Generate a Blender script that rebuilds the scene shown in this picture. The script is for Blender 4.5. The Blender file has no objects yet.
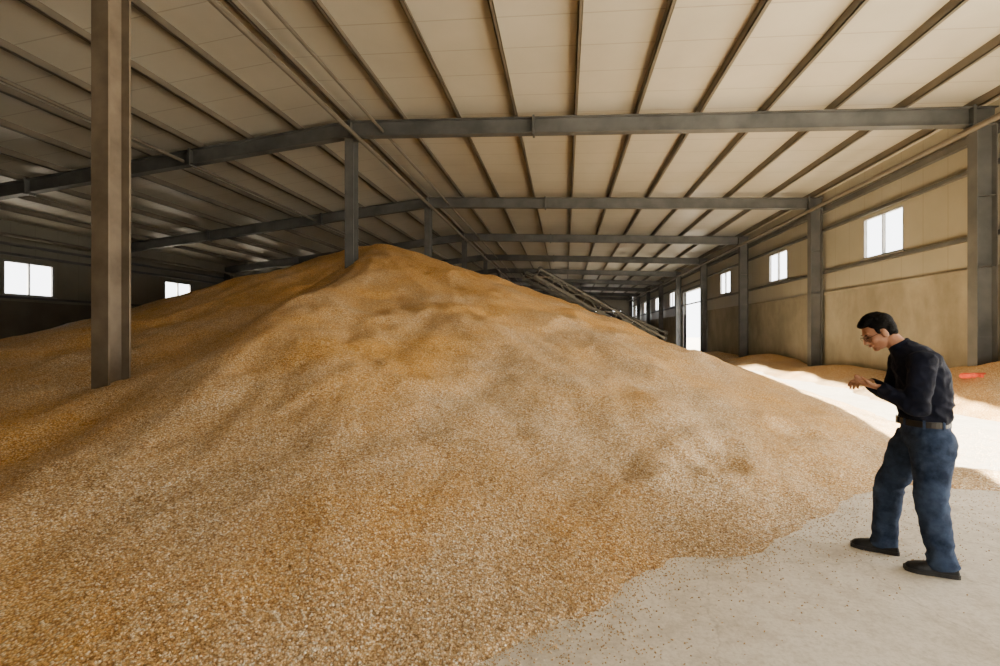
import bpy, math, random
import numpy as np
from mathutils import Vector, Matrix, noise
random.seed(4); np.random.seed(4)
scene=bpy.context.scene
COL=scene.collection
V3=Vector
# ---------------------------------------------------------------- materials
def mat_new(name):
    m=bpy.data.materials.new(name); m.use_nodes=True
    nt=m.node_tree; b=nt.nodes['Principled BSDF']
    return m,nt,b
def ramp(nt,stops,interp='LINEAR'):
    r=nt.nodes.new('ShaderNodeValToRGB'); e=r.color_ramp.elements
    r.color_ramp.interpolation=interp
    while len(e)<len(stops): e.new(0.5)
    for i,(p,c) in enumerate(stops):
        e[i].position=p; e[i].color=(c[0],c[1],c[2],1)
    return r
def texco(nt,scale=(1,1,1)):
    tc=nt.nodes.new('ShaderNodeTexCoord'); mp=nt.nodes.new('ShaderNodeMapping')
    mp.inputs['Scale'].default_value=scale
    nt.links.new(tc.outputs['Object'],mp.inputs[0]); return mp.outputs[0]
def noise_n(nt,vec,scale,detail=4,rough=.55):
    n=nt.nodes.new('ShaderNodeTexNoise'); n.inputs['Scale'].default_value=scale
    n.inputs['Detail'].default_value=detail; n.inputs['Roughness'].default_value=rough
    nt.links.new(vec,n.inputs['Vector']); return n
def mix(nt,a,b,f,mode='MIX'):
    m=nt.nodes.new('ShaderNodeMix'); m.data_type='RGBA'; m.blend_type=mode
    for i,v in ((0,f),(6,a),(7,b)):
        if hasattr(v,'is_output') : nt.links.new(v,m.inputs[i])
        elif i==0: m.inputs[0].default_value=v
        else: m.inputs[i].default_value=(v[0],v[1],v[2],1)
    return m.outputs[2]
def bump(nt,b,h,strength,dist):
    n=nt.nodes.new('ShaderNodeBump'); n.inputs['Strength'].default_value=strength
    n.inputs['Distance'].default_value=dist
    nt.links.new(h,n.inputs['Height']); nt.links.new(n.outputs[0],b.inputs['Normal']); return n
def simple(name,c1,c2,scale,rough=.6,metal=0,bs=.2,bd=.01,stretch=(1,1,1),spec=.5):
    m,nt,b=mat_new(name); v=texco(nt,stretch)
    n=noise_n(nt,v,scale); r=ramp(nt,[(.3,c1),(.7,c2)])
    nt.links.new(n.outputs[0],r.inputs[0]); nt.links.new(r.outputs[0],b.inputs['Base Color'])
    b.inputs['Roughness'].default_value=rough; b.inputs['Metallic'].default_value=metal
    b.inputs['Specular IOR Level'].default_value=spec
    if bs: bump(nt,b,n.outputs[0],bs,bd)
    return m
def grain_mat(name,with_bump=True):
    m,nt,b=mat_new(name); v=texco(nt)
    vo=nt.nodes.new('ShaderNodeTexVoronoi'); vo.inputs['Scale'].default_value=80
    nt.links.new(v,vo.inputs['Vector'])
    sep=nt.nodes.new('ShaderNodeSeparateColor'); nt.links.new(vo.outputs['Color'],sep.inputs[0])
    r1=ramp(nt,[(0,(.48,.22,.035)),(.3,(.73,.37,.07)),(.6,(.84,.49,.13)),(1,(.94,.74,.42))])
    nt.links.new(sep.outputs[0],r1.inputs[0])
    r2=ramp(nt,[(0,(.38,.23,.10)),(.35,(.66,.44,.21)),(.65,(.80,.59,.33)),(1,(.96,.87,.70))])
    nt.links.new(sep.outputs[0],r2.inputs[0])
    n=noise_n(nt,v,.42,6,.62)
    sp=nt.nodes.new('ShaderNodeSeparateXYZ'); nt.links.new(v,sp.inputs[0])
    mr=nt.nodes.new('ShaderNodeMapRange'); mr.inputs[1].default_value=0; mr.inputs[2].default_value=3.4
    mr.inputs[3].default_value=-.09; mr.inputs[4].default_value=.14
    nt.links.new(sp.outputs[2],mr.inputs[0])
    ad=nt.nodes.new('ShaderNodeMath'); ad.operation='ADD'
    nt.links.new(n.outputs[0],ad.inputs[0]); nt.links.new(mr.outputs[0],ad.inputs[1])
    r3=ramp(nt,[(.38,(0,0,0)),(.64,(1,1,1))]); nt.links.new(ad.outputs[0],r3.inputs[0])
    c=mix(nt,r2.outputs[0],r1.outputs[0],r3.outputs[0])
    r4=ramp(nt,[(.3,(1,1,1)),(.75,(.32,.25,.18))])  # shade in the crevices between kernels painted into the colour
    nt.links.new(vo.outputs['Distance'],r4.inputs[0])
    c=mix(nt,c,r4.outputs[0],.8,'MULTIPLY')
    nt.links.new(c,b.inputs['Base Color']); b.inputs['Roughness'].default_value=.6
    b.inputs['Specular IOR Level'].default_value=.25
    if with_bump:
        inv=nt.nodes.new('ShaderNodeMath'); inv.operation='MULTIPLY'; inv.inputs[1].default_value=-1
        nt.links.new(vo.outputs['Distance'],inv.inputs[0])
        bump(nt,b,inv.outputs[0],.9,.011)
    return m
M_grain=grain_mat('corn_grain')
M_kern=grain_mat('corn_kernel',False)
def concrete_floor():
    m,nt,b=mat_new('dusty_concrete'); v=texco(nt)
    n=noise_n(nt,v,.9,8,.65); r=ramp(nt,[(.3,(.62,.56,.455)),(.55,(.72,.66,.555)),(.75,(.80,.745,.65))])
    nt.links.new(n.outputs[0],r.inputs[0])
    n2=noise_n(nt,v,38,6,.7); r2=ramp(nt,[(.35,(.70,.66,.60)),(.55,(1,1,1))]); nt.links.new(n2.outputs[0],r2.inputs[0])
    c=mix(nt,r.outputs[0],r2.outputs[0],.6,'MULTIPLY')
    n3=noise_n(nt,v,5,7,.75); r5=ramp(nt,[(.40,(.72,.68,.62)),(.53,(1,1,1))]); nt.links.new(n3.outputs[0],r5.inputs[0])
    c=mix(nt,c,r5.outputs[0],.55,'MULTIPLY')
    nd=noise_n(nt,v,1.4,5,.6)
    vm=nt.nodes.new('ShaderNodeMix'); vm.data_type='VECTOR'; vm.inputs[0].default_value=.35
    nt.links.new(v,vm.inputs[4]); nt.links.new(nd.outputs[1],vm.inputs[5])
    vo=nt.nodes.new('ShaderNodeTexVoronoi'); vo.feature='DISTANCE_TO_EDGE'; vo.inputs['Scale'].default_value=1.1
    nt.links.new(vm.outputs[1],vo.inputs['Vector'])
    r3=ramp(nt,[(.0,(.55,.50,.44)),(.008,(1,1,1))]); nt.links.new(vo.outputs['Distance'],r3.inputs[0])
    c=mix(nt,c,r3.outputs[0],.4,'MULTIPLY')
    nt.links.new(c,b.inputs['Base Color']); b.inputs['Roughness'].default_value=.85
    bump(nt,b,n2.outputs[0],.35,.01); return m
M_floor=concrete_floor()
def plaster():
    m,nt,b=mat_new('stained_plaster'); v=texco(nt)
    n=noise_n(nt,v,.6,7,.65); r=ramp(nt,[(.3,(.19,.168,.12)),(.7,(.30,.27,.20))])
    nt.links.new(n.outputs[0],r.inputs[0])
    v2=texco(nt,(1,1.3,.6)); n2=noise_n(nt,v2,1.2,6,.6); r2=ramp(nt,[(.4,(.7,.67,.62)),(.62,(1,1,1))])
    nt.links.new(n2.outputs[0],r2.inputs[0])
    c=mix(nt,r.outputs[0],r2.outputs[0],.6,'MULTIPLY')
    nt.links.new(c,b.inputs['Base Color']); b.inputs['Roughness'].default_value=.9
    bump(nt,b,n.outputs[0],.2,.02); return m
M_plaster=plaster()
def panel(name,c1,c2,axis,period,seam=.78):
    m,nt,b=mat_new(name); v=texco(nt)
    n=noise_n(nt,v,.35,5,.6); r=ramp(nt,[(.3,c1),(.7,c2)]); nt.links.new(n.outputs[0],r.inputs[0])
    sp=nt.nodes.new('ShaderNodeSeparateXYZ'); nt.links.new(v,sp.inputs[0])
    mod=nt.nodes.new('ShaderNodeMath'); mod.operation='PINGPONG'; mod.inputs[1].default_value=period/2
    nt.links.new(sp.outputs[axis],mod.inputs[0])
    r2=ramp(nt,[(0,(seam,seam*.97,seam*.93)),(.022,(1,1,1))]); nt.links.new(mod.outputs[0],r2.inputs[0])
    c=mix(nt,r.outputs[0],r2.outputs[0],1,'MULTIPLY')
    nt.links.new(c,b.inputs['Base Color']); b.inputs['Roughness'].default_value=.45
    bump(nt,b,r2.outputs[0],.4,.02); return m
M_ceil=panel('roof_liner_sheet',(.39,.365,.30),(.48,.455,.38),1,1.0,.66)
M_sheet=panel('wall_cladding_sheet',(.27,.25,.19),(.34,.315,.245),1,.9,.8)
M_steel=simple('painted_grey_steel',(.050,.052,.050),(.10,.10,.095),1.6,.55,.0,.1,.005)
M_purlin=simple('purlin_steel',(.09,.077,.057),(.145,.122,.09),1.2,.5,.0,0)
M_rust=simple('dusty_column_steel',(.10,.075,.048),(.18,.14,.095),3,.65,0,.2,.005)
M_frame=simple('window_frame_grey',(.20,.20,.19),(.3,.3,.29),2,.5,0,0)
M_ground=simple('outside_ground',(.55,.50,.42),(.68,.62,.53),.3,.9,0,.2,.05)
M_dark=simple('conveyor_paint',(.10,.095,.07),(.17,.155,.12),4,.6,0,.1,.003)
M_rubber=simple('black_rubber',(.02,.02,.02),(.045,.04,.035),12,.75,0,.3,.003)
def glass():
    m=bpy.data.materials.new('window_glass'); m.use_nodes=True; nt=m.node_tree
    for n in list(nt.nodes): nt.nodes.remove(n)
    o=nt.nodes.new('ShaderNodeOutputMaterial'); t=nt.nodes.new('ShaderNodeBsdfTransparent')
    g=nt.nodes.new('ShaderNodeBsdfGlossy'); g.inputs['Roughness'].default_value=.05
    x=nt.nodes.new('ShaderNodeMixShader'); x.inputs[0].default_value=.06
    nt.links.new(t.outputs[0],x.inputs[1]); nt.links.new(g.outputs[0],x.inputs[2]); nt.links.new(x.outputs[0],o.inputs[0])
    return m
M_glass=glass()
# ---------------------------------------------------------------- mesh builder
class MB:
    def __init__(s): s.v=[]; s.f=[]; s.mi=[]
    def add(s,vs,fs,mi=0):
        o=len(s.v); s.v+= [tuple(v) for v in vs]; s.f+=[tuple(i+o for i in f) for f in fs]; s.mi+=[mi]*len(fs)
    def box(s,a,b,mi=0):
        x0,y0,z0=a; x1,y1,z1=b
        vs=[(x0,y0,z0),(x1,y0,z0),(x1,y1,z0),(x0,y1,z0),(x0,y0,z1),(x1,y0,z1),(x1,y1,z1),(x0,y1,z1)]
        s.add(vs,[(0,3,2,1),(4,5,6,7),(0,1,5,4),(1,2,6,5),(2,3,7,6),(3,0,4,7)],mi)
    def bar(s,p1,p2,w,h,side=None,off=0,mi=0):
        p1=Vector(p1);p2=Vector(p2); d=(p2-p1).normalized()
        sd=Vector(side) if side else (Vector((0,0,1)).cross(d) if abs(d.z)<.98 else Vector((1,0,0)))
        sd=(sd-d*sd.dot(d)).normalized(); up=d.cross(sd).normalized()
        if up.z<0: up=-up
        vs=[]
        for p in (p1,p2):
            for a,b in ((-1,-1),(1,-1),(1,1),(-1,1)):
                vs.append(p+sd*a*w/2+up*(b*h/2+off))
        s.add(vs,[(0,3,2,1),(4,5,6,7),(0,1,5,4),(1,2,6,5),(2,3,7,6),(3,0,4,7)],mi)
    def ibeam(s,p1,p2,w,h,side,tf=.018,tw=.014,mi=0):
        s.bar(p1,p2,tw,h-2*tf,side,0,mi)
        s.bar(p1,p2,w,tf,side,h/2-tf/2,mi); s.bar(p1,p2,w,tf,side,-h/2+tf/2,mi)
    def cyl(s,p1,p2,r1,r2=None,n=12,mi=0):
        r2=r1 if r2 is None else r2
        p1=Vector(p1);p2=Vector(p2);d=(p2-p1).normalized()
        a=d.orthogonal().normalized(); b=d.cross(a)
        vs=[]
        for p,r in ((p1,r1),(p2,r2)):
            for i in range(n):
                t=2*math.pi*i/n; vs.append(p+a*r*math.cos(t)+b*r*math.sin(t))
        fs=[(i,(i+1)%n,n+(i+1)%n,n+i) for i in range(n)]+[tuple(range(n))[::-1],tuple(range(n,2*n))]
        s.add(vs,fs,mi)
    def obj(s,name,mats,parent=None,smooth=False):
        me=bpy.data.meshes.new(name); me.from_pydata(s.v,[],s.f)
        for m in mats: me.materials.append(m)
        me.polygons.foreach_set('material_index',s.mi)
        if smooth: me.polygons.foreach_set('use_smooth',[True]*len(s.f))
        me.update()
        o=bpy.data.objects.new(name,me); COL.objects.link(o)
        if parent: o.parent=parent
        return o
# ---------------------------------------------------------------- building constants
XR=10.35; XL=-22.3; XC=-6.1; Y0=-6.0; BAY=7.68
frames=[-2.0,5.60]+[12.85+BAY*i for i in range(9)]
YEND=frames[-1]+.3
def zr(x):
    return 7.46-(x-XC)*.040 if x>=XC else 7.46-(XC-x)*.108
def zc(x): return zr(x)+.24+.20
mb=MB(); mb.box((XL,Y0,-.2),(XR,YEND,0)); mb.obj('floor',[M_floor])
mb=MB(); mb.box((-120,-120,-.5),(140,200,-.2)); mb.obj('outside_ground',[M_ground])
mb=MB()
for xa,xb in ((XL-.3,XC),(XC,XR+.3)):
    vs=[(xa,Y0-.2,zc(xa)),(xb,Y0-.2,zc(xb)),(xb,YEND+.2,zc(xb)),(xa,YEND+.2,zc(xa))]
    t=[(x,y,z+.12) for x,y,z in vs]
    mb.add(vs+t,[(0,1,2,3),(7,6,5,4),(0,4,5,1),(1,5,6,2),(2,6,7,3),(3,7,4,0)])
mb.obj('ceiling',[M_ceil])
def grid_wall(mb,x0,x1,ya,yb,za,zb,ops,mi=0,axis='x'):
    ys=sorted(set([ya,yb]+[min(max(v,ya),yb) for o in ops for v in o[:2]]))
    zs=sorted(set([za,zb]+[min(max(v,za),zb) for o in ops for v in o[2:]]))
    for i in range(len(ys)-1):
        for j in range(len(zs)-1):
            cy=(ys[i]+ys[i+1])/2; cz=(zs[j]+zs[j+1])/2
            if any(o[0]<cy<o[1] and o[2]<cz<o[3] for o in ops): continue
            if axis=='x': mb.box((x0,ys[i],zs[j]),(x1,ys[i+1],zs[j+1]),mi)
            else: mb.box((ys[i],x0,zs[j]),(ys[i+1],x1,zs[j+1]),mi)
winR=[]
for i in range(1,9):
    a=12.85+BAY*(i-1); c=a+BAY/2+.4
    if i==4: continue
    winR.append((c-1.0,c+1.0,4.16,5.58))
doorR=(36.6,43.0,-.01,5.1); fillOpening=(.5,8.5,-.01,4.8)  # second opening is unseen, added for the fill lamp outside it
opsR=winR+[doorR,fillOpening]
mb=MB()
grid_wall(mb,XR-.04,XR+.18,Y0,YEND,0,3.2,opsR,0)
grid_wall(mb,XR+.02,XR+.12,Y0,YEND,3.2,zc(XR),opsR,1)
mb.box((XR-.07,8.5,3.14),(XR+.02,36.3,3.24),0)
mb.obj('wall_right',[M_plaster,M_sheet])
winL=[(12.85+BAY*i+BAY/2-.75,12.85+BAY*i+BAY/2+1.15,3.15,4.55) for i in range(0,8)]
M_plasterL=simple('shade_toned_plaster',(.08,.072,.055),(.14,.125,.095),.7,.9,0,.2,.02)  # left wall's shade put into a darker plaster colour
M_sheetL=panel('shade_toned_cladding_sheet',(.15,.14,.11),(.22,.205,.16),1,.9,.8)  # shade of the dim side put into the cladding colour; gables share it
mb=MB()
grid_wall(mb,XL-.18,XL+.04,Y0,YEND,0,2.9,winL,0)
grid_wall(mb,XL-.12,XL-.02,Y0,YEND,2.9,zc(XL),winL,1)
mb.obj('wall_left',[M_plasterL,M_sheetL])
sunOpening=(4.1,7.6,-.01,5.8)  # unseen opening, added and sized to shape the sun strip on the floor
def gable(name,ya,yb,ops):
    mb=MB(); grid_wall(mb,ya,yb,XL,XR,0,5.9,ops,0,'y')
    vs=[(XL,ya,5.9),(XR,ya,5.9),(XR,ya,zc(XR)),(XC,ya,zc(XC)),(XL,ya,zc(XL))]
    t=[(x,yb,z) for x,y,z in vs]
    mb.add(vs+t,[tuple(range(5)),tuple(range(9,4,-1))]+[(i,(i+1)%5,5+(i+1)%5,5+i) for i in range(5)])
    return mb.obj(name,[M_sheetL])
gable('wall_near',Y0-.15,Y0,[sunOpening])
gable('wall_far',YEND,YEND+.15,[(-2,0,3.6,5),(3,5,3.6,5),(7,8.6,3.6,5),(-8,-6,3.6,5)])
def window(name,x,y0,y1,z0,z1,inner):
    mb=MB(); w=.06
    xa,xb=x-.05,x+.05
    mb.box((xa,y0,z0),(xb,y1,z0+w)); mb.box((xa,y0,z1-w),(xb,y1,z1))
    mb.box((xa,y0,z0+w),(xb,y0+w,z1-w)); mb.box((xa,y1-w,z0+w),(xb,y1,z1-w))
    yc=(y0+y1)/2; mb.box((xa,yc-.022,z0+w),(xb,yc+.022,z1-w))
    mb.box((x-.02*inner-.01,y0+w,z0+w),(x-.02*inner+.0,y1-w,z1-w),1)
    mb.box((min(x,x+inner*.12),y0-.08,z0-.06),(max(x,x+inner*.12),y1+.08,z0),0)
    return mb.obj(name,[M_frame,M_glass])
k=1
for o in winR: window('window_%d'%k,XR+.07,o[0],o[1],o[2],o[3],-1); k+=1
for o in winL: window('window_%d'%k,XL-.07,o[0],o[1],o[2],o[3],1); k+=1
mb=MB()
mb.box((XR-.08,36.4,0),(XR+.2,36.6,5.2)); mb.box((XR-.08,43.0,0),(XR+.2,43.2,5.2)); mb.box((XR-.12,36.4,5.1),(XR+.2,43.2,5.35))
mb.obj('door_1',[M_steel])
mb=MB()
for z in (4.02,5.72):
    mb.box((XR-.10,Y0,z-.05),(XR+.02,YEND,z+.05))
mb.box((XR-.14,Y0,6.42),(XR+.02,YEND,6.60))
mb.obj('trim_1',[M_steel])
mb=MB()
for z in (3.05,4.8,5.2):
    mb.box((XL-.02,Y0,z-.05),(XL+.12,YEND,z+.05))
mb.obj('trim_2',[M_steel])
# ---------------------------------------------------------------- steel frames
for fi,y in enumerate(frames):
    mb=MB(); side=(0,1,0)
    L=Vector((XL+.1,y,zr(XL+.1))); C=Vector((XC,y,zr(XC))); R=Vector((XR-.1,y,zr(XR-.1)))
    mb.ibeam(C,R,.24,.44,side,.022); mb.ibeam(L,C,.24,.44,side,.022)
    for x in (-.85,XR-.62,-11.2,-17,XC):
        z=zr(x); mb.box((x-.03,y-.15,z-.26),(x+.03,y+.15,z+.25))
    mb.obj('steel_rafter',[M_steel])
    for X,s,name in ((XR,-1,'wall_column'),(XL,1,'wall_column')):
        mb=MB(); top=zr(X+s*.25)-.22
        x1=X+s*.15; x2=X+s*.56
        mb.box((min(x1,x2),y-.008,0),(max(x1,x2),y+.008,top))
        for xx in (x1,x2):
            mb.box((xx-.012,y-.14,0),(xx+.012,y+.14,top))
        for z in (1.5,3.2,4.9):
            mb.box((min(x1,x2),y-.13,z-.008),(max(x1,x2),y+.13,z+.008))
        mb.box((min(x1,x2)-.05,y-.2,0),(max(x1,x2)+.05,y+.2,.03))
        mb.obj(name,[M_steel])
    mb=MB(); top=zr(XC)-.26
    w=.15
    mb.box((XC-.008,y-w,0),(XC+.008,y+w,top))
    for yy in (y-w,y+w): mb.box((XC-.13,yy-.014,0),(XC+.13,yy+.014,top))
    mb.box((XC-.2,y-.2,top-.03),(XC+.2,y+.2,top)); mb.box((XC-.22,y-.22,0),(XC+.22,y+.22,.04))
    mb.obj('centre_column',[M_rust if fi==1 else M_steel])
mb=MB()
for kx in range(-14,7):
    x=.25+1.6*kx
    if x<XL+.2 or x>XR-.1: continue
    z=zc(x)-.1
    mb.box((x-.012,Y0,z-.1),(x+.012,YEND,z+.1))
    mb.box((x-.012,Y0,z-.1),(x+.075,YEND,z-.085)); mb.box((x+.06,Y0,z-.1),(x+.075,YEND,z-.07))
mb.obj('roof_purlins',[M_purlin])
mb=MB()
mb.cyl((XC+.3,Y0,7.12),(XC+.3,YEND,7.12),.06,n=10); mb.cyl((XC+.95,Y0,7.36),(XC+.95,YEND,7.36),.04,n=8)
mb.cyl((XR-.75,Y0,6.45),(XR-.75,YEND,6.45),.07,n=10); mb.cyl((XL+.75,Y0,5.45),(XL+.75,YEND,5.45),.07,n=10)
mb.cyl((-11.5,Y0,zr(-11.5)-.05),(-11.5,YEND,zr(-11.5)-.05),.05,n=8)
mb.obj('roof_tie_pipes',[M_purlin])

# ---------------------------------------------------------------- grain heap
CX,CY=-6.5,15.6
angs=np.radians([-180,-150,-120,-90,-76.6,-69.2,-64.5,-62.4,-60.9,-57.7,-54.3,-49,-43.9,-32.4,-15,0])
Rs=np.array([15.3,16,16.8,16.9,16.3,15.2,14.58,14.43,14.2,14.22,14.3,14.1,14.5,14.3,13.0,12.6])-.62
Ps=np.array([1.0,1.25,1.75,2.1,1.55,1.3,1.2,1.18,1.15,1.1,1.08,1.06,1.05,1.05,.95,.84])
def fbm(x,y,z=0,o=4):
    return noise.fractal(Vector((x,y,z)),1.0,2.0,o)
def smax(a_,b_,k=.15):
    m_=max(k-abs(a_-b_),0)/k
    return max(a_,b_)+m_*m_*k*.25
def heap(x,y):
    dx=x-CX; dy=y-CY
    if dy>0:
        d=abs(dx); a=0.0 if dx>0 else -math.pi
    else:
        d=math.hypot(dx,dy); a=math.atan2(dy,dx)
        if a>0: a=-math.pi
    R=float(np.interp(a,angs,Rs)); P=float(np.interp(a,angs,Ps))
    R+= .22*fbm(x*.45,y*.45,5,3)+.12*fbm(x*1.8,y*1.8,2,5)
    ds=math.sqrt(d*d+.5)-.6
    t=ds/R
    if t>=1: h=-(t-1)*2.2
    else:
        h=4.65*(1-t)**P
        fade=min(1,(1-t)*4); far=min(1,d/7)
        h+=fade*(.22*far*fbm(a*3.2+3,d*.07,1,5)+.10*fbm(x*.45,y*.45,9,4)+.040*fbm(x*1.5,y*1.5,4,5)+.014*fbm(x*6,y*6,4,3))
        if dy<0:
            s=a-math.radians(-74)-.05*math.sin(d*.6)
            h+=.50*math.exp(-(s/.14)**2)*math.exp(-((d-8.5)/4.2)**2)
            u=d+1.1*fbm(a*4,1.5,3,3)
            for dd,w_ in ((4.6,.12),(8.4,.11),(11.2,.07)):
                h+=w_*max(0,1-abs(u-dd)/.9)*(1 if u<dd else max(0,1-(u-dd)/.35))*max(0,fbm(a*2.2,dd,8,2)+.35)
    def mound(cx,cy,hh,rx,ry):
        q=((x-cx)/rx)**2+((y-cy)/ry)**2
        return hh*(1-math.sqrt(q)) if q<1 else -(math.sqrt(q)-1)*.8
    n=.08*fbm(x*.8,y*.8,7,4)
    h2=max(mound(10.1,12.0,1.05,2.7,4.2),mound(9.8,18,.5,2.2,5),mound(9.7,24.0,.65,2.1,5),mound(9.5,31,.5,1.9,5))+n
    h3=mound(4.7,5.75,.08,1.3,.36)+n*.5
    h4=mound(-9.8,6.8,1.30,4.2,2.6)+n
    for (px,py,r,dd) in ((1.55,5.1,.24,.08),(1.78,5.5,.2,.06),(1.2,4.9,.15,.05),(3.0,6.6,.25,.06),(.6,4.6,.18,.05)):
        q=((x-px)**2+(y-py)**2)/r**2
        if q<6: h-=dd*math.exp(-q)-dd*.35*math.exp(-(math.sqrt(q)-1.5)**2*4)
    return smax(smax(h,h4,.35),max(h2,h3))
def rng(a,b,s): return list(np.arange(a,b,s))
xs=rng(XL+.06,-10,.3)+rng(-10,6.5,.07)+rng(6.5,XR-.1,.14)+[XR-.06]
ys=rng(-5.9,-.5,.3)+rng(-.5,13,.07)+rng(13,30,.18)+rng(30,73,.7)+[74.0]
nx,ny=len(xs),len(ys)
V=[];H=np.zeros((ny,nx))
for j,y in enumerate(ys):
    for i,x in enumerate(xs):
        h=heap(x,y); H[j,i]=h; V.append((x,y,max(h,-.06)))
F=[]
for j in range(ny-1):
    for i in range(nx-1):
        if max(H[j,i],H[j,i+1],H[j+1,i],H[j+1,i+1])>-.02:
            F.append((j*nx+i,j*nx+i+1,(j+1)*nx+i+1,(j+1)*nx+i))
used=sorted(set(i for f in F for i in f)); mp={u:i for i,u in enumerate(used)}
me=bpy.data.meshes.new('corn_grain_heap'); me.from_pydata([V[u] for u in used],[],[tuple(mp[i] for i in f) for f in F])
me.materials.append(M_grain); me.polygons.foreach_set('use_smooth',[True]*len(F)); me.update()
heap_o=bpy.data.objects.new('corn_grain_heap',me); COL.objects.link(heap_o)
kv=[];kf=[]
base=np.array([(1,0,0),(.35,.75,0),(-.8,.55,0),(-.8,-.55,0),(.35,-.75,0),(0,0,.5),(0,0,-.5)])
bf=[(0,1,5),(1,2,5),(2,3,5),(3,4,5),(4,0,5),(1,0,6),(2,1,6),(3,2,6),(4,3,6),(0,4,6)]
def hq(x,y):
    i=int(np.searchsorted(xs,x))-1; j=int(np.searchsorted(ys,y))-1
    if i<0 or j<0 or i>=nx-1 or j>=ny-1: return -9
    u=(x-xs[i])/(xs[i+1]-xs[i]); v=(y-ys[j])/(ys[j+1]-ys[j])
    return (H[j,i]*(1-u)+H[j,i+1]*u)*(1-v)+(H[j+1,i]*(1-u)+H[j+1,i+1]*u)*v
cnt=0
def add_k(x,y,z):
    global cnt
    r=.0060*random.uniform(.8,1.2)
    a=random.uniform(0,6.28); tx=random.uniform(-.7,.7); ty=random.uniform(-.7,.7)
    Rm=np.array(Matrix.Rotation(a,3,'Z')@Matrix.Rotation(tx,3,'X')@Matrix.Rotation(ty,3,'Y'))
    p=(base*r)@Rm.T+np.array([x,y,z])
    o_=cnt*7; kv.append(p); kf.extend([(f[0]+o_,f[1]+o_,f[2]+o_) for f in bf]); cnt+=1
tries=0
while cnt<70000 and tries<280000:
    tries+=1
    rr=1.5+abs(random.gauss(0,1.9)); an=math.radians(random.uniform(25,140))
    x=rr*math.cos(an); y=rr*math.sin(an)
    h=hq(x,y)
    if h>.0: add_k(x,y,h+.003)
    elif h>-.16 and random.random()<math.exp(h*42)*.6+.014*(1 if x>1.2 else .25): add_k(x,y,.004)
for _ in range(22000):
    x=random.uniform(1.8,7.8); y=random.uniform(3.6,9)
    h=hq(x,y)
    if h<=0 and random.random()<.15+.8*math.exp(h*9)+.4*(noise.noise(Vector((x*1.2,y*1.2,0)))>.05): add_k(x,y,.004)
kv=np.concatenate(kv)
me=bpy.data.meshes.new('loose_corn_kernels'); me.from_pydata(kv.tolist(),[],kf); me.materials.append(M_kern); me.update()
o=bpy.data.objects.new('loose_corn_kernels',me); COL.objects.link(o)

# ---------------------------------------------------------------- conveyors
def conveyor(pa,pb,name):
    root=bpy.data.objects.new(name,None); COL.objects.link(root)
    pa=Vector(pa);pb=Vector(pb); d=(pb-pa); L=d.length; d.normalize()
    sd=Vector((0,0,1)).cross(d).normalized(); up=d.cross(sd)
    if up.z<0: up=-up
    mb=MB(); w=.38
    for s in (-1,1):
        for o_ in (0,.42):
            mb.bar(pa+sd*s*w-up*o_,pb+sd*s*w-up*o_,.07,.08)
        n=int(L/.8)
        for i in range(n):
            a=pa+d*(L*i/n)+sd*s*w; b=pa+d*(L*(i+1)/n)+sd*s*w
            if i%2: mb.bar(a,b-up*.42,.045,.045)
            else: mb.bar(a-up*.42,b,.045,.045)
            mb.bar(a,a-up*.42,.035,.035)
    mb.obj('truss_frame',[M_dark],root)
    mb=MB(); mb.bar(pa,pb,.62,.02,None,.09); mb.bar(pa,pb,.62,.015,None,-.2)
    for p in (pa,pb): mb.cyl(p-sd*.34,p+sd*.34,.13,n=16)
    n=int(L/.9)
    for i in range(n): 
        p=pa+d*(L*(i+.5)/n)+up*.05; mb.cyl(p-sd*.33,p+sd*.33,.035,n=8)
    mb.obj('belt_and_rollers',[M_rubber],root)
    mb=MB(); mid=pa+(pb-pa)*.62
    gx=mid.x; gz=max(0,heap(gx+.3,mid.y))+.33
    for s in (-1,1):
        f1=Vector((gx+.3,mid.y+s*.7,gz)); 
        mb.bar(pa+(pb-pa)*.35+sd*s*w-up*.4,f1,.07,.07); mb.bar(pa+(pb-pa)*.8+sd*s*w-up*.4,f1,.07,.07)
        mb.cyl(f1+Vector((0,s*.02,0)),f1+Vector((0,s*.2,0)),.35,n=20)
    mb.cyl((gx+.3,mid.y-.75,gz),(gx+.3,mid.y+.75,gz),.05)
    mb.obj('undercarriage',[M_dark],root)
    return root
conveyor((-1.2,22.5,4.6),(4.6,23.4,1.35),'belt_conveyor')
conveyor((-2.2,26.5,5.0),(5.6,28.0,1.6),'belt_conveyor')

gx,gy=8.95,11.75
zb=hq(gx,gy)
mb=MB()
for i in range(7):
    a=i*.9; p=Vector((gx+.15*math.cos(a),gy+.12*math.sin(a),zb+.05))
    q=p+Vector((.16*math.cos(a*2.1),.12*math.sin(a*1.7),.05*math.sin(a*3)+.02))
    mb.cyl(p,q,.045,.02,8)
mb.cyl((gx-.25,gy-.05,zb+.06),(gx+.27,gy+.05,zb+.08),.06,.05,10)
mb.obj('red_work_gloves',[simple('red_fabric',(.6,.05,.015),(.75,.09,.03),20,.8)],smooth=True)

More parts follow.
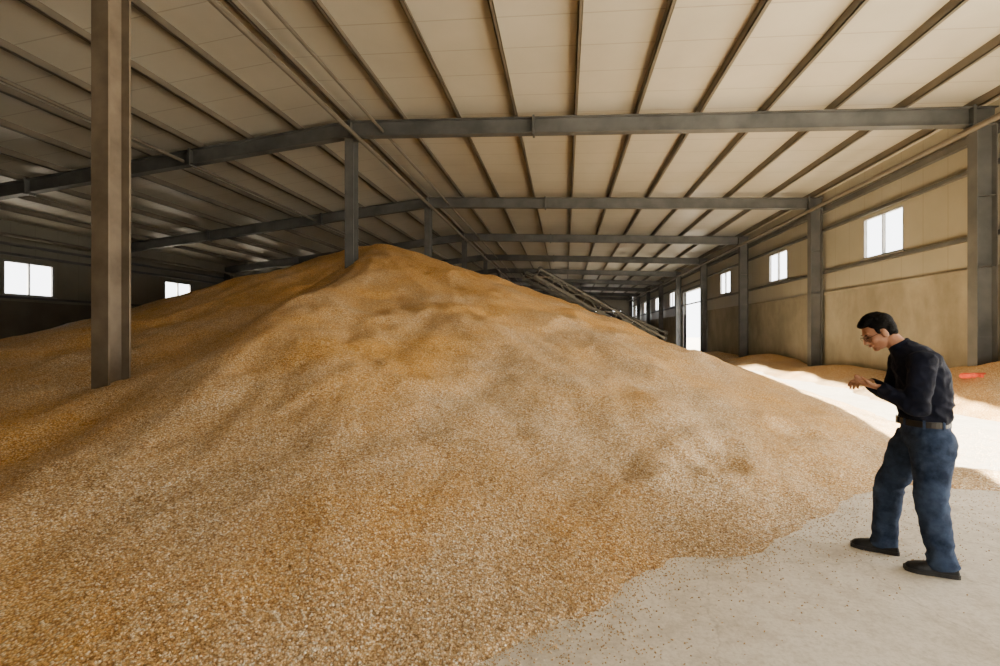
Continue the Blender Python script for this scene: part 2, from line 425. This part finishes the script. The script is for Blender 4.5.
# ---------------------------------------------------------------- man
man=bpy.data.objects.new('man',None); COL.objects.link(man)
class Blob(MB):
    def tube(s,rings,n=20,mi=0,e=2.0):
        P=[Vector(r[0]) for r in rings]; vs=[]
        for i,r in enumerate(rings):
            t=(P[min(i+1,len(P)-1)]-P[max(i-1,0)]).normalized()
            sd=Vector(r[3]) if len(r)>3 else Vector((0,1,0))
            sd=(sd-t*sd.dot(t)).normalized(); fr=sd.cross(t)
            for k_ in range(n):
                a=2*math.pi*k_/n; c_,s_=math.cos(a),math.sin(a)
                c2=math.copysign(abs(c_)**(2/e),c_); s2=math.copysign(abs(s_)**(2/e),s_)
                vs.append(P[i]+sd*r[1]*c2+fr*r[2]*s2)
        m=len(P); fs=[]
        for i in range(m-1):
            for k_ in range(n):
                fs.append((i*n+k_,i*n+(k_+1)%n,(i+1)*n+(k_+1)%n,(i+1)*n+k_))
        fs.append(tuple(range(n))[::-1]); fs.append(tuple(range((m-1)*n,m*n)))
        s.add(vs,fs,mi)
    def ell(s,c,r,rot=None,n=18,mi=0):
        vs=[];fs=[]; c=Vector(c)
        m=n//2+2
        for i in range(m+1):
            th=math.pi*i/m
            for k_ in range(n):
                ph=2*math.pi*k_/n
                p=Vector((r[0]*math.sin(th)*math.cos(ph),r[1]*math.sin(th)*math.sin(ph),r[2]*math.cos(th)))
                if rot: p=rot@p
                vs.append(c+p)
        for i in range(m):
            for k_ in range(n): fs.append((i*n+k_,(i+1)*n+k_,(i+1)*n+(k_+1)%n,i*n+(k_+1)%n))
        s.add(vs,fs,mi)
    def ball(s,a,b,ra,rb,n=12):
        s.ell(a,(ra,)*3,n=n); s.ell(b,(rb,)*3,n=n); s.cyl(a,b,ra,rb,n)
def remesh(blob,name,mat,voxel,smooth=4,parent=man,wr=None):
    o=blob.obj(name+'_src',[mat]); 
    m=o.modifiers.new('r','REMESH'); m.mode='VOXEL'; m.voxel_size=voxel
    if smooth:
        sm=o.modifiers.new('s','SMOOTH'); sm.factor=.5; sm.iterations=smooth
    dg=bpy.context.evaluated_depsgraph_get(); dg.update()
    me=bpy.data.meshes.new_from_object(o.evaluated_get(dg))
    bpy.data.objects.remove(o)
    if wr:
        ns=[v.normal.copy() for v in me.vertices]
        for v,nn in zip(me.vertices,ns): v.co+=nn*wr(v.co)
        me.update()
    me.materials.clear(); me.materials.append(mat)
    me.polygons.foreach_set('use_smooth',[True]*len(me.polygons))
    ob=bpy.data.objects.new(name,me); COL.objects.link(ob); ob.parent=parent
    return ob
def ridge(p): return 1-abs(noise.noise(p))*2.2
def cloth(name,c1,c2,fold,rough=.85,sc=6,spec=.2):
    m,nt,b=mat_new(name); v=texco(nt); n=noise_n(nt,v,sc,5,.65)
    r=ramp(nt,[(.35,c1),(.68,c2)]); nt.links.new(n.outputs[0],r.inputs[0]); nt.links.new(r.outputs[0],b.inputs['Base Color'])
    b.inputs['Roughness'].default_value=rough; b.inputs['Specular IOR Level'].default_value=spec
    n2=noise_n(nt,v,220,2,.5)
    bump(nt,b,n2.outputs[0],fold,.004); return m
M_shirt=cloth('dark_navy_shirt_cloth',(.004,.005,.011),(.009,.011,.024),.5,.9,6,.15)
M_jeans=cloth('blue_denim',(.014,.023,.048),(.048,.074,.135),.6,.85,9,.12)
M_skin=simple('skin',(.34,.155,.085),(.44,.22,.13),9,.55,0,.05,.002,(1,1,1),.3)
M_hair=simple('black_hair',(.0012,.001,.001),(.004,.0035,.003),60,.85,0,.8,.01,(1,1,3),.12)
M_shoe=simple('black_shoe_leather',(.006,.006,.006),(.014,.014,.014),20,.5,0,.1,.003,(1,1,1),.3)
M_sole=simple('shoe_sole',(.015,.013,.012),(.03,.026,.022),30,.8)
M_belt=simple('belt_leather',(.010,.008,.006),(.02,.015,.012),15,.5,0,.2,.01,(1,1,1),.3)
M_eye=simple('eye_dark',(.01,.01,.01),(.03,.02,.02),10,.2,0,0)
M_lip=simple('lips',(.30,.11,.08),(.36,.14,.10),10,.5,0,0)
J=Blob()
J.tube([((.0,0,1.005),.155,.118),((-.01,0,.95),.17,.13),((-.020,0,.89),.176,.134),((-.015,0,.83),.163,.122),((-.01,0,.79),.12,.09)],28)
J.ell((-.07,.075,.875),(.086,.086,.10)); J.ell((-.06,-.075,.875),(.086,.086,.10))
def leg(h,k_,a):
    h,k_,a=V3(h),V3(k_),V3(a)
    pts=[h+V3((0,0,.04)),h.lerp(k_,.15),h.lerp(k_,.45),h.lerp(k_,.8),k_,k_.lerp(a,.25),k_.lerp(a,.55),k_.lerp(a,.8),a+V3((0,0,.0)),a+V3((-.005,0,-.05))]
    ra=[.09,.102,.096,.083,.077,.079,.075,.071,.072,.078]; rb=[.1,.117,.107,.090,.084,.088,.082,.075,.076,.083]
    J.tube([(p,x,y_) for p,x,y_ in zip(pts,ra,rb)],22)
hipL=(-.03,.085,.86);kneL=(-.01,.115,.49);ankL=(-.065,.12,.10)
hipR=(.02,-.085,.86);kneR=(.16,-.11,.50);ankR=(.19,-.12,.10)
leg(hipL,kneL,ankL); leg(hipR,kneR,ankR)
def jw(p):
    z=p.z
    low=max(0,1-z/.32); knee=math.exp(-((z-.5)/.09)**2); crotch=math.exp(-((z-.82)/.08)**2)
    amp=.002+.013*low+.009*knee+.008*crotch
    return amp*ridge(V3((p.x*7+z*5,p.y*7-z*3,z*11)))+.003*ridge(V3((p.x*14+z*9,p.y*14+3,z*10)))-.003
remesh(J,'jeans',M_jeans,.008,2,wr=jw)
B=Blob()
def ringband(z0,z1,ra,rb,cx,blob,n=36,th=.006,tilt=.0):
    vs=[];fs=[]
    for (z,r) in ((z0,0),(z1,0),(z1,th),(z0,th)):
        for k_ in range(n):
            a=2*math.pi*k_/n; x=(rb+r)*math.cos(a)+cx; vs.append((x,(ra+r)*math.sin(a),z+tilt*x))
    for q in range(4):
        for k_ in range(n): fs.append((q*n+k_,q*n+(k_+1)%n,((q+1)%4)*n+(k_+1)%n,((q+1)%4)*n+k_))
    blob.add(vs,fs)
ringband(.972,1.012,.166,.130,.0,B); B.box((.130,-.025,.97),(.144,.025,1.016))
B.obj('belt',[M_belt],man)
B=Blob()
for a in (30,75,120,165,210,255,300,345):
    x=.138*math.cos(math.radians(a)); y=.174*math.sin(math.radians(a))
    B.bar((x,y,.962),(x,y,1.02),.014,.006,(-y,x,0))
B.obj('belt_loops',[M_jeans],man)
S=Blob()
S.tube([((.0,0,.99),.152,.116),((-.003,0,1.03),.168,.132),((-.008,0,1.10),.172,.136),((-.008,0,1.2),.182,.138),((.008,0,1.3),.192,.14),((.035,0,1.38),.192,.134),((.07,0,1.44),.168,.108),((.105,0,1.488),.10,.082),((.128,0,1.515),.066,.066)],30,e=2.3)
shL=V3((.05,.178,1.405));elL=V3((.09,.250,1.115));wrL=V3((.250,.125,1.22))
shR=V3((.07,-.178,1.405));elR=V3((.12,-.240,1.125));wrR=V3((.270,-.085,1.23))
for sh,el,wr,s in ((shL,elL,wrL,1),(shR,elR,wrR,-1)):
    S.ell(sh,(.08,.072,.074)); S.ell(sh+V3((-.03,-s*.05,.01)),(.09,.08,.07))
    pts=[sh+V3((-.005,-s*.04,.02)),sh,sh.lerp(el,.35),sh.lerp(el,.75),el]
    S.tube([(p,r1,r1*1.06,(0,1,0)) for p,r1 in zip(pts,(.06,.072,.068,.062,.058))],18)
    S.ell(el,(.059,.057,.059))
    S.tube([(el,.057,.058,(0,0,1)),(el.lerp(wr,.4),.055,.055,(0,0,1)),(el.lerp(wr,.8),.046,.046,(0,0,1)),(wr,.040,.040,(0,0,1))],18)
def sw(p):
    amp=.008+.007*math.exp(-((p.z-1.06)/.05)**2)+.006*math.exp(-((p.z-1.16)/.06)**2)
    return amp*ridge(V3((p.x*7+p.z*5,p.y*6,p.z*13-p.x*6)))+.004*ridge(V3((p.x*18,p.y*18,p.z*20)))-.004
remesh(S,'shirt',M_shirt,.007,2,wr=sw)
S2=Blob(); S2.tube([((.11,0,1.488),.074,.074),((.138,0,1.536),.063,.066)],24)
remesh(S2,'collar',M_shirt,.006,2)
hc=V3((.245,0,1.605)); tilt=math.radians(33)
RH=Matrix.Rotation(math.radians(8),3,'Z')@Matrix.Rotation(tilt,3,'Y')
def hp(x,y,z): return hc+RH@V3((x,y,z))
Hd=Blob()
Hd.ell(hp(-.012,0,.03),(.094,.073,.086),RH,24)
Hd.ell(hp(.025,0,-.03),(.064,.062,.075),RH,20)
Hd.ell(hp(.035,0,-.07),(.05,.047,.042),RH); Hd.ell(hp(.070,0,-.094),(.022,.026,.018),RH)
Hd.ell(hp(.072,0,.028),(.018,.052,.012),RH)
for s in (-1,1):
    Hd.ell(hp(.06,s*.04,-.025),(.024,.022,.022),RH)
    Hd.ell(hp(-.008,s*.076,-.012),(.02,.010,.033),RH); Hd.ell(hp(-.002,s*.072,-.03),(.011,.009,.014),RH)
Hd.ball(hp(.085,0,.012),hp(.108,0,-.026),.009,.0125)
for s in (-1,1): Hd.ell(hp(.095,s*.011,-.033),(.011,.008,.008),RH)
Hd.ell(hp(.083,0,-.058),(.014,.026,.012),RH)
Hd.tube([((.10,0,1.45),.058,.06),((.14,0,1.52),.055,.058),(hp(-.03,0,-.06),.054,.058)],20)
remesh(Hd,'head',M_skin,.0045,2)
E=Blob()
for s in (-1,1):
    E.ell(hp(.083,s*.031,.004),(.007,.013,.005),RH,12)
    E.ell(hp(.085,s*.032,.026),(.008,.018,.0035),RH,12)
E.obj('eyes_and_brows',[M_eye],man,True)
E=Blob(); E.ell(hp(.0965,0,-.055),(.006,.021,.004),RH,12); E.ell(hp(.0955,0,-.064),(.006,.018,.0045),RH,12); E.obj('lips',[M_lip],man,True)
G=MB()
for s in (-1,1):
    for i in range(16):
        a,b=2*math.pi*i/16,2*math.pi*(i+1)/16
        G.cyl(hp(.100,s*.033+.023*math.cos(a),.002+.016*math.sin(a)),hp(.100,s*.033+.023*math.cos(b),.002+.016*math.sin(b)),.0014,n=6)
    G.cyl(hp(.100,s*.056,.006),hp(.0,s*.080,.006),.0014,n=6)
G.cyl(hp(.100,-.01,.005),hp(.100,.01,.005),.0014,n=6)
G.obj('spectacles',[M_eye],man)
Hh=Blob()
Hh.ell(hp(-.030,0,.050),(.095,.082,.082),RH,24); Hh.ell(hp(-.055,0,.012),(.064,.077,.072),RH,20)
Hh.ell(hp(.026,0,.095),(.060,.060,.030),RH); Hh.ell(hp(-.005,0,.110),(.074,.064,.028),RH)
Hh.ell(hp(-.068,0,-.030),(.038,.059,.044),RH)
for i in range(110):
    th=random.uniform(-math.pi,math.pi); ph=random.uniform(.0,1.25)
    d=V3((math.sin(ph)*math.cos(th),math.sin(ph)*math.sin(th),math.cos(ph)))
    if d.x>.78: continue
    b=V3((-.022+.092*d.x,.080*d.y,.054+.085*d.z)); e=b+V3((d.x*.012+.014,d.y*.012,d.z*.010-.003))
    Hh.ball(hp(*b),hp(*e),.007,.0035,6)
for s in (-1,1): Hh.ell(hp(.016,s*.068,.022),(.014,.007,.026),RH,10)
remesh(Hh,'hair',M_hair,.0042,1)
def hand(wr,xd,nrm,side,name,curl,thumb_curl):
    x=V3(xd).normalized(); n=V3(nrm); n=(n-x*n.dot(x)).normalized(); y=n.cross(x)*side
    def P(a,b,c): return wr+x*a+y*b+n*c
    Hb=Blob()
    Hb.tube([(P(-.03,0,0),.027,.021,y),(P(.0,0,0),.027,.02,y),(P(.025,.002,0),.036,.018,y),(P(.06,0,0),.042,.016,y),(P(.088,-.002,.002),.040,.0135,y)],16,e=2.4)
    Hb.ball(P(.015,.026,.006),P(.045,.036,.01),.017,.014)
    for b,L,c0 in ((.030,.074,0),(.010,.082,.04),(-.010,.076,.08),(-.029,.060,.14)):
        p=P(.084,b,.001); ang=curl+c0; seg=[.45,.31,.24]; r=[.0092,.0085,.0078,.0068]
        for q in range(3):
            d=x*math.cos(ang)+n*math.sin(ang)+y*(b*.9)
            p2=p+d*L*seg[q]; Hb.ball(p,p2,r[q],r[q+1],10); p=p2; ang+=curl*1.15+c0
    p=P(.038,.040,.010); d1=(x*.62+y*.55+n*.55).normalized(); p2=p+d1*.036
    d2=(x*.8-y*.25+n*(.3+thumb_curl)).normalized(); p3=p2+d2*.028
    Hb.ball(p,p2,.0125,.0105,10); Hb.ball(p2,p3,.0105,.008,10)
    remesh(Hb,name,M_skin,.0032,1)
    return P
PL=hand(wrL+V3((.012,-.006,.004)),(.86,-.42,.16),(-.12,.0,1),1,'left_hand',.34,.15)
PR=hand(wrR+V3((.010,.004,.012)),(.80,.52,.10),(-.15,-.35,-.9),1,'right_hand',.50,.3)
K=MB()
for i in range(60):
    c=PL(.065+random.gauss(0,.016),random.gauss(0,.013),.018+abs(random.gauss(0,.004)))
    b=Blob(); b.ell(c,(.0055,.0045,.003),Matrix.Rotation(random.random()*3,3,'Z')@Matrix.Rotation(random.random()*2,3,'X'),6); K.add(b.v,b.f)
K.obj('held_kernels',[M_kern],man)
def shoe(a,yaw,name):
    a=V3((a[0],a[1],0)); R=Matrix.Rotation(yaw,3,'Z')
    SB=Blob()
    prof=[(-.085,.026,.05),(-.075,.034,.085),(-.04,.040,.105),(.0,.040,.10),(.04,.043,.087),(.09,.050,.076),(.135,.050,.066),(.17,.040,.056),(.19,.022,.038)]
    n=20; vs=[]
    for (x,w,h) in prof:
        for k_ in range(n):
            t=2*math.pi*k_/n; yy=w*math.copysign(abs(math.cos(t))**.75,math.cos(t)); zz=math.sin(t)
            zz=.02+ (h-.02)*zz if zz>0 else .02+.012*zz
            vs.append(a+R@V3((x,yy,zz)))
    m=len(prof); fs=[(i*n+k_,i*n+(k_+1)%n,(i+1)*n+(k_+1)%n,(i+1)*n+k_) for i in range(m-1) for k_ in range(n)]
    fs+=[tuple(range(n))[::-1],tuple(range((m-1)*n,m*n))]
    SB.add(vs,fs); SB.tube([(a+V3((0,0,.07)),.036,.04),(a+V3((0,0,.125)),.036,.04)],16)
    remesh(SB,name,M_shoe,.006,2)
    so=MB(); vs=[]
    out=[(x*1.03,w*1.06) for x,w,h in prof]; loop=[(x,w) for x,w in out]+[(x,-w) for x,w in reversed(out)]
    for z in (0.001,.028):
        for x,y in loop: vs.append(a+R@V3((x,y,z)))
    n=len(loop); so.add(vs,[tuple(range(n))[::-1],tuple(range(n,2*n))]+[(i,(i+1)%n,n+(i+1)%n,n+i) for i in range(n)])
    so.obj(name+'_sole',[M_sole],man)
shoe(ankL,math.radians(2),'left_shoe'); shoe(ankR,math.radians(-6),'right_shoe')
TH=math.radians(7.87)
Rv=V3((math.cos(TH),math.sin(TH),0)); Fv=V3((-math.sin(TH),math.cos(TH),0))
al=math.radians(28); face=-Rv*math.cos(al)+Fv*math.sin(al)
root=Rv*(3.24*(923-500)/470)+Fv*3.24
man.location=(root.x,root.y,0); man.rotation_euler=(0,0,math.atan2(face.y,face.x))

# ---------------------------------------------------------------- lights
w=bpy.data.worlds.new('sky'); scene.world=w; w.use_nodes=True
bg=w.node_tree.nodes['Background']; bg.inputs[0].default_value=(.95,.97,1,1); bg.inputs[1].default_value=8
def lamp(kind,name,loc,direction,energy,color,**kw):
    l=bpy.data.lights.new(name,kind); l.energy=energy; l.color=color
    for k_,v in kw.items(): setattr(l,k_,v)
    o=bpy.data.objects.new(name,l); COL.objects.link(o); o.location=loc
    o.rotation_euler=V3(direction).to_track_quat('-Z','Y').to_euler(); return o
el=math.radians(11.3)
lamp('SUN','sun',(5,-20,12),(.03,1,-math.tan(el)),190,(1,.90,.71),angle=.012)
lamp('AREA','right_fill_lamp',(XR+.25,4.5,2.5),(-1,0,-.0),1100,(1,.92,.79),shape='RECTANGLE',size=7.6,size_y=4.4)  # added fill lamp outside the unseen opening, brightens from the right
lamp('AREA','near_gable_fill_lamp',(2,Y0+.4,4.2),(.1,1,-.3),140,(1,.9,.76),shape='RECTANGLE',size=6,size_y=3)  # added fill lamp inside the near gable, brightens the heap front

# ---------------------------------------------------------------- camera
cd=bpy.data.cameras.new('camera'); cd.sensor_width=36; cd.lens=470/1000*36; cd.clip_end=500
co=bpy.data.objects.new('camera',cd); COL.objects.link(co)
co.location=(0,0,1.6); co.rotation_euler=(math.radians(90),0,TH); scene.camera=co
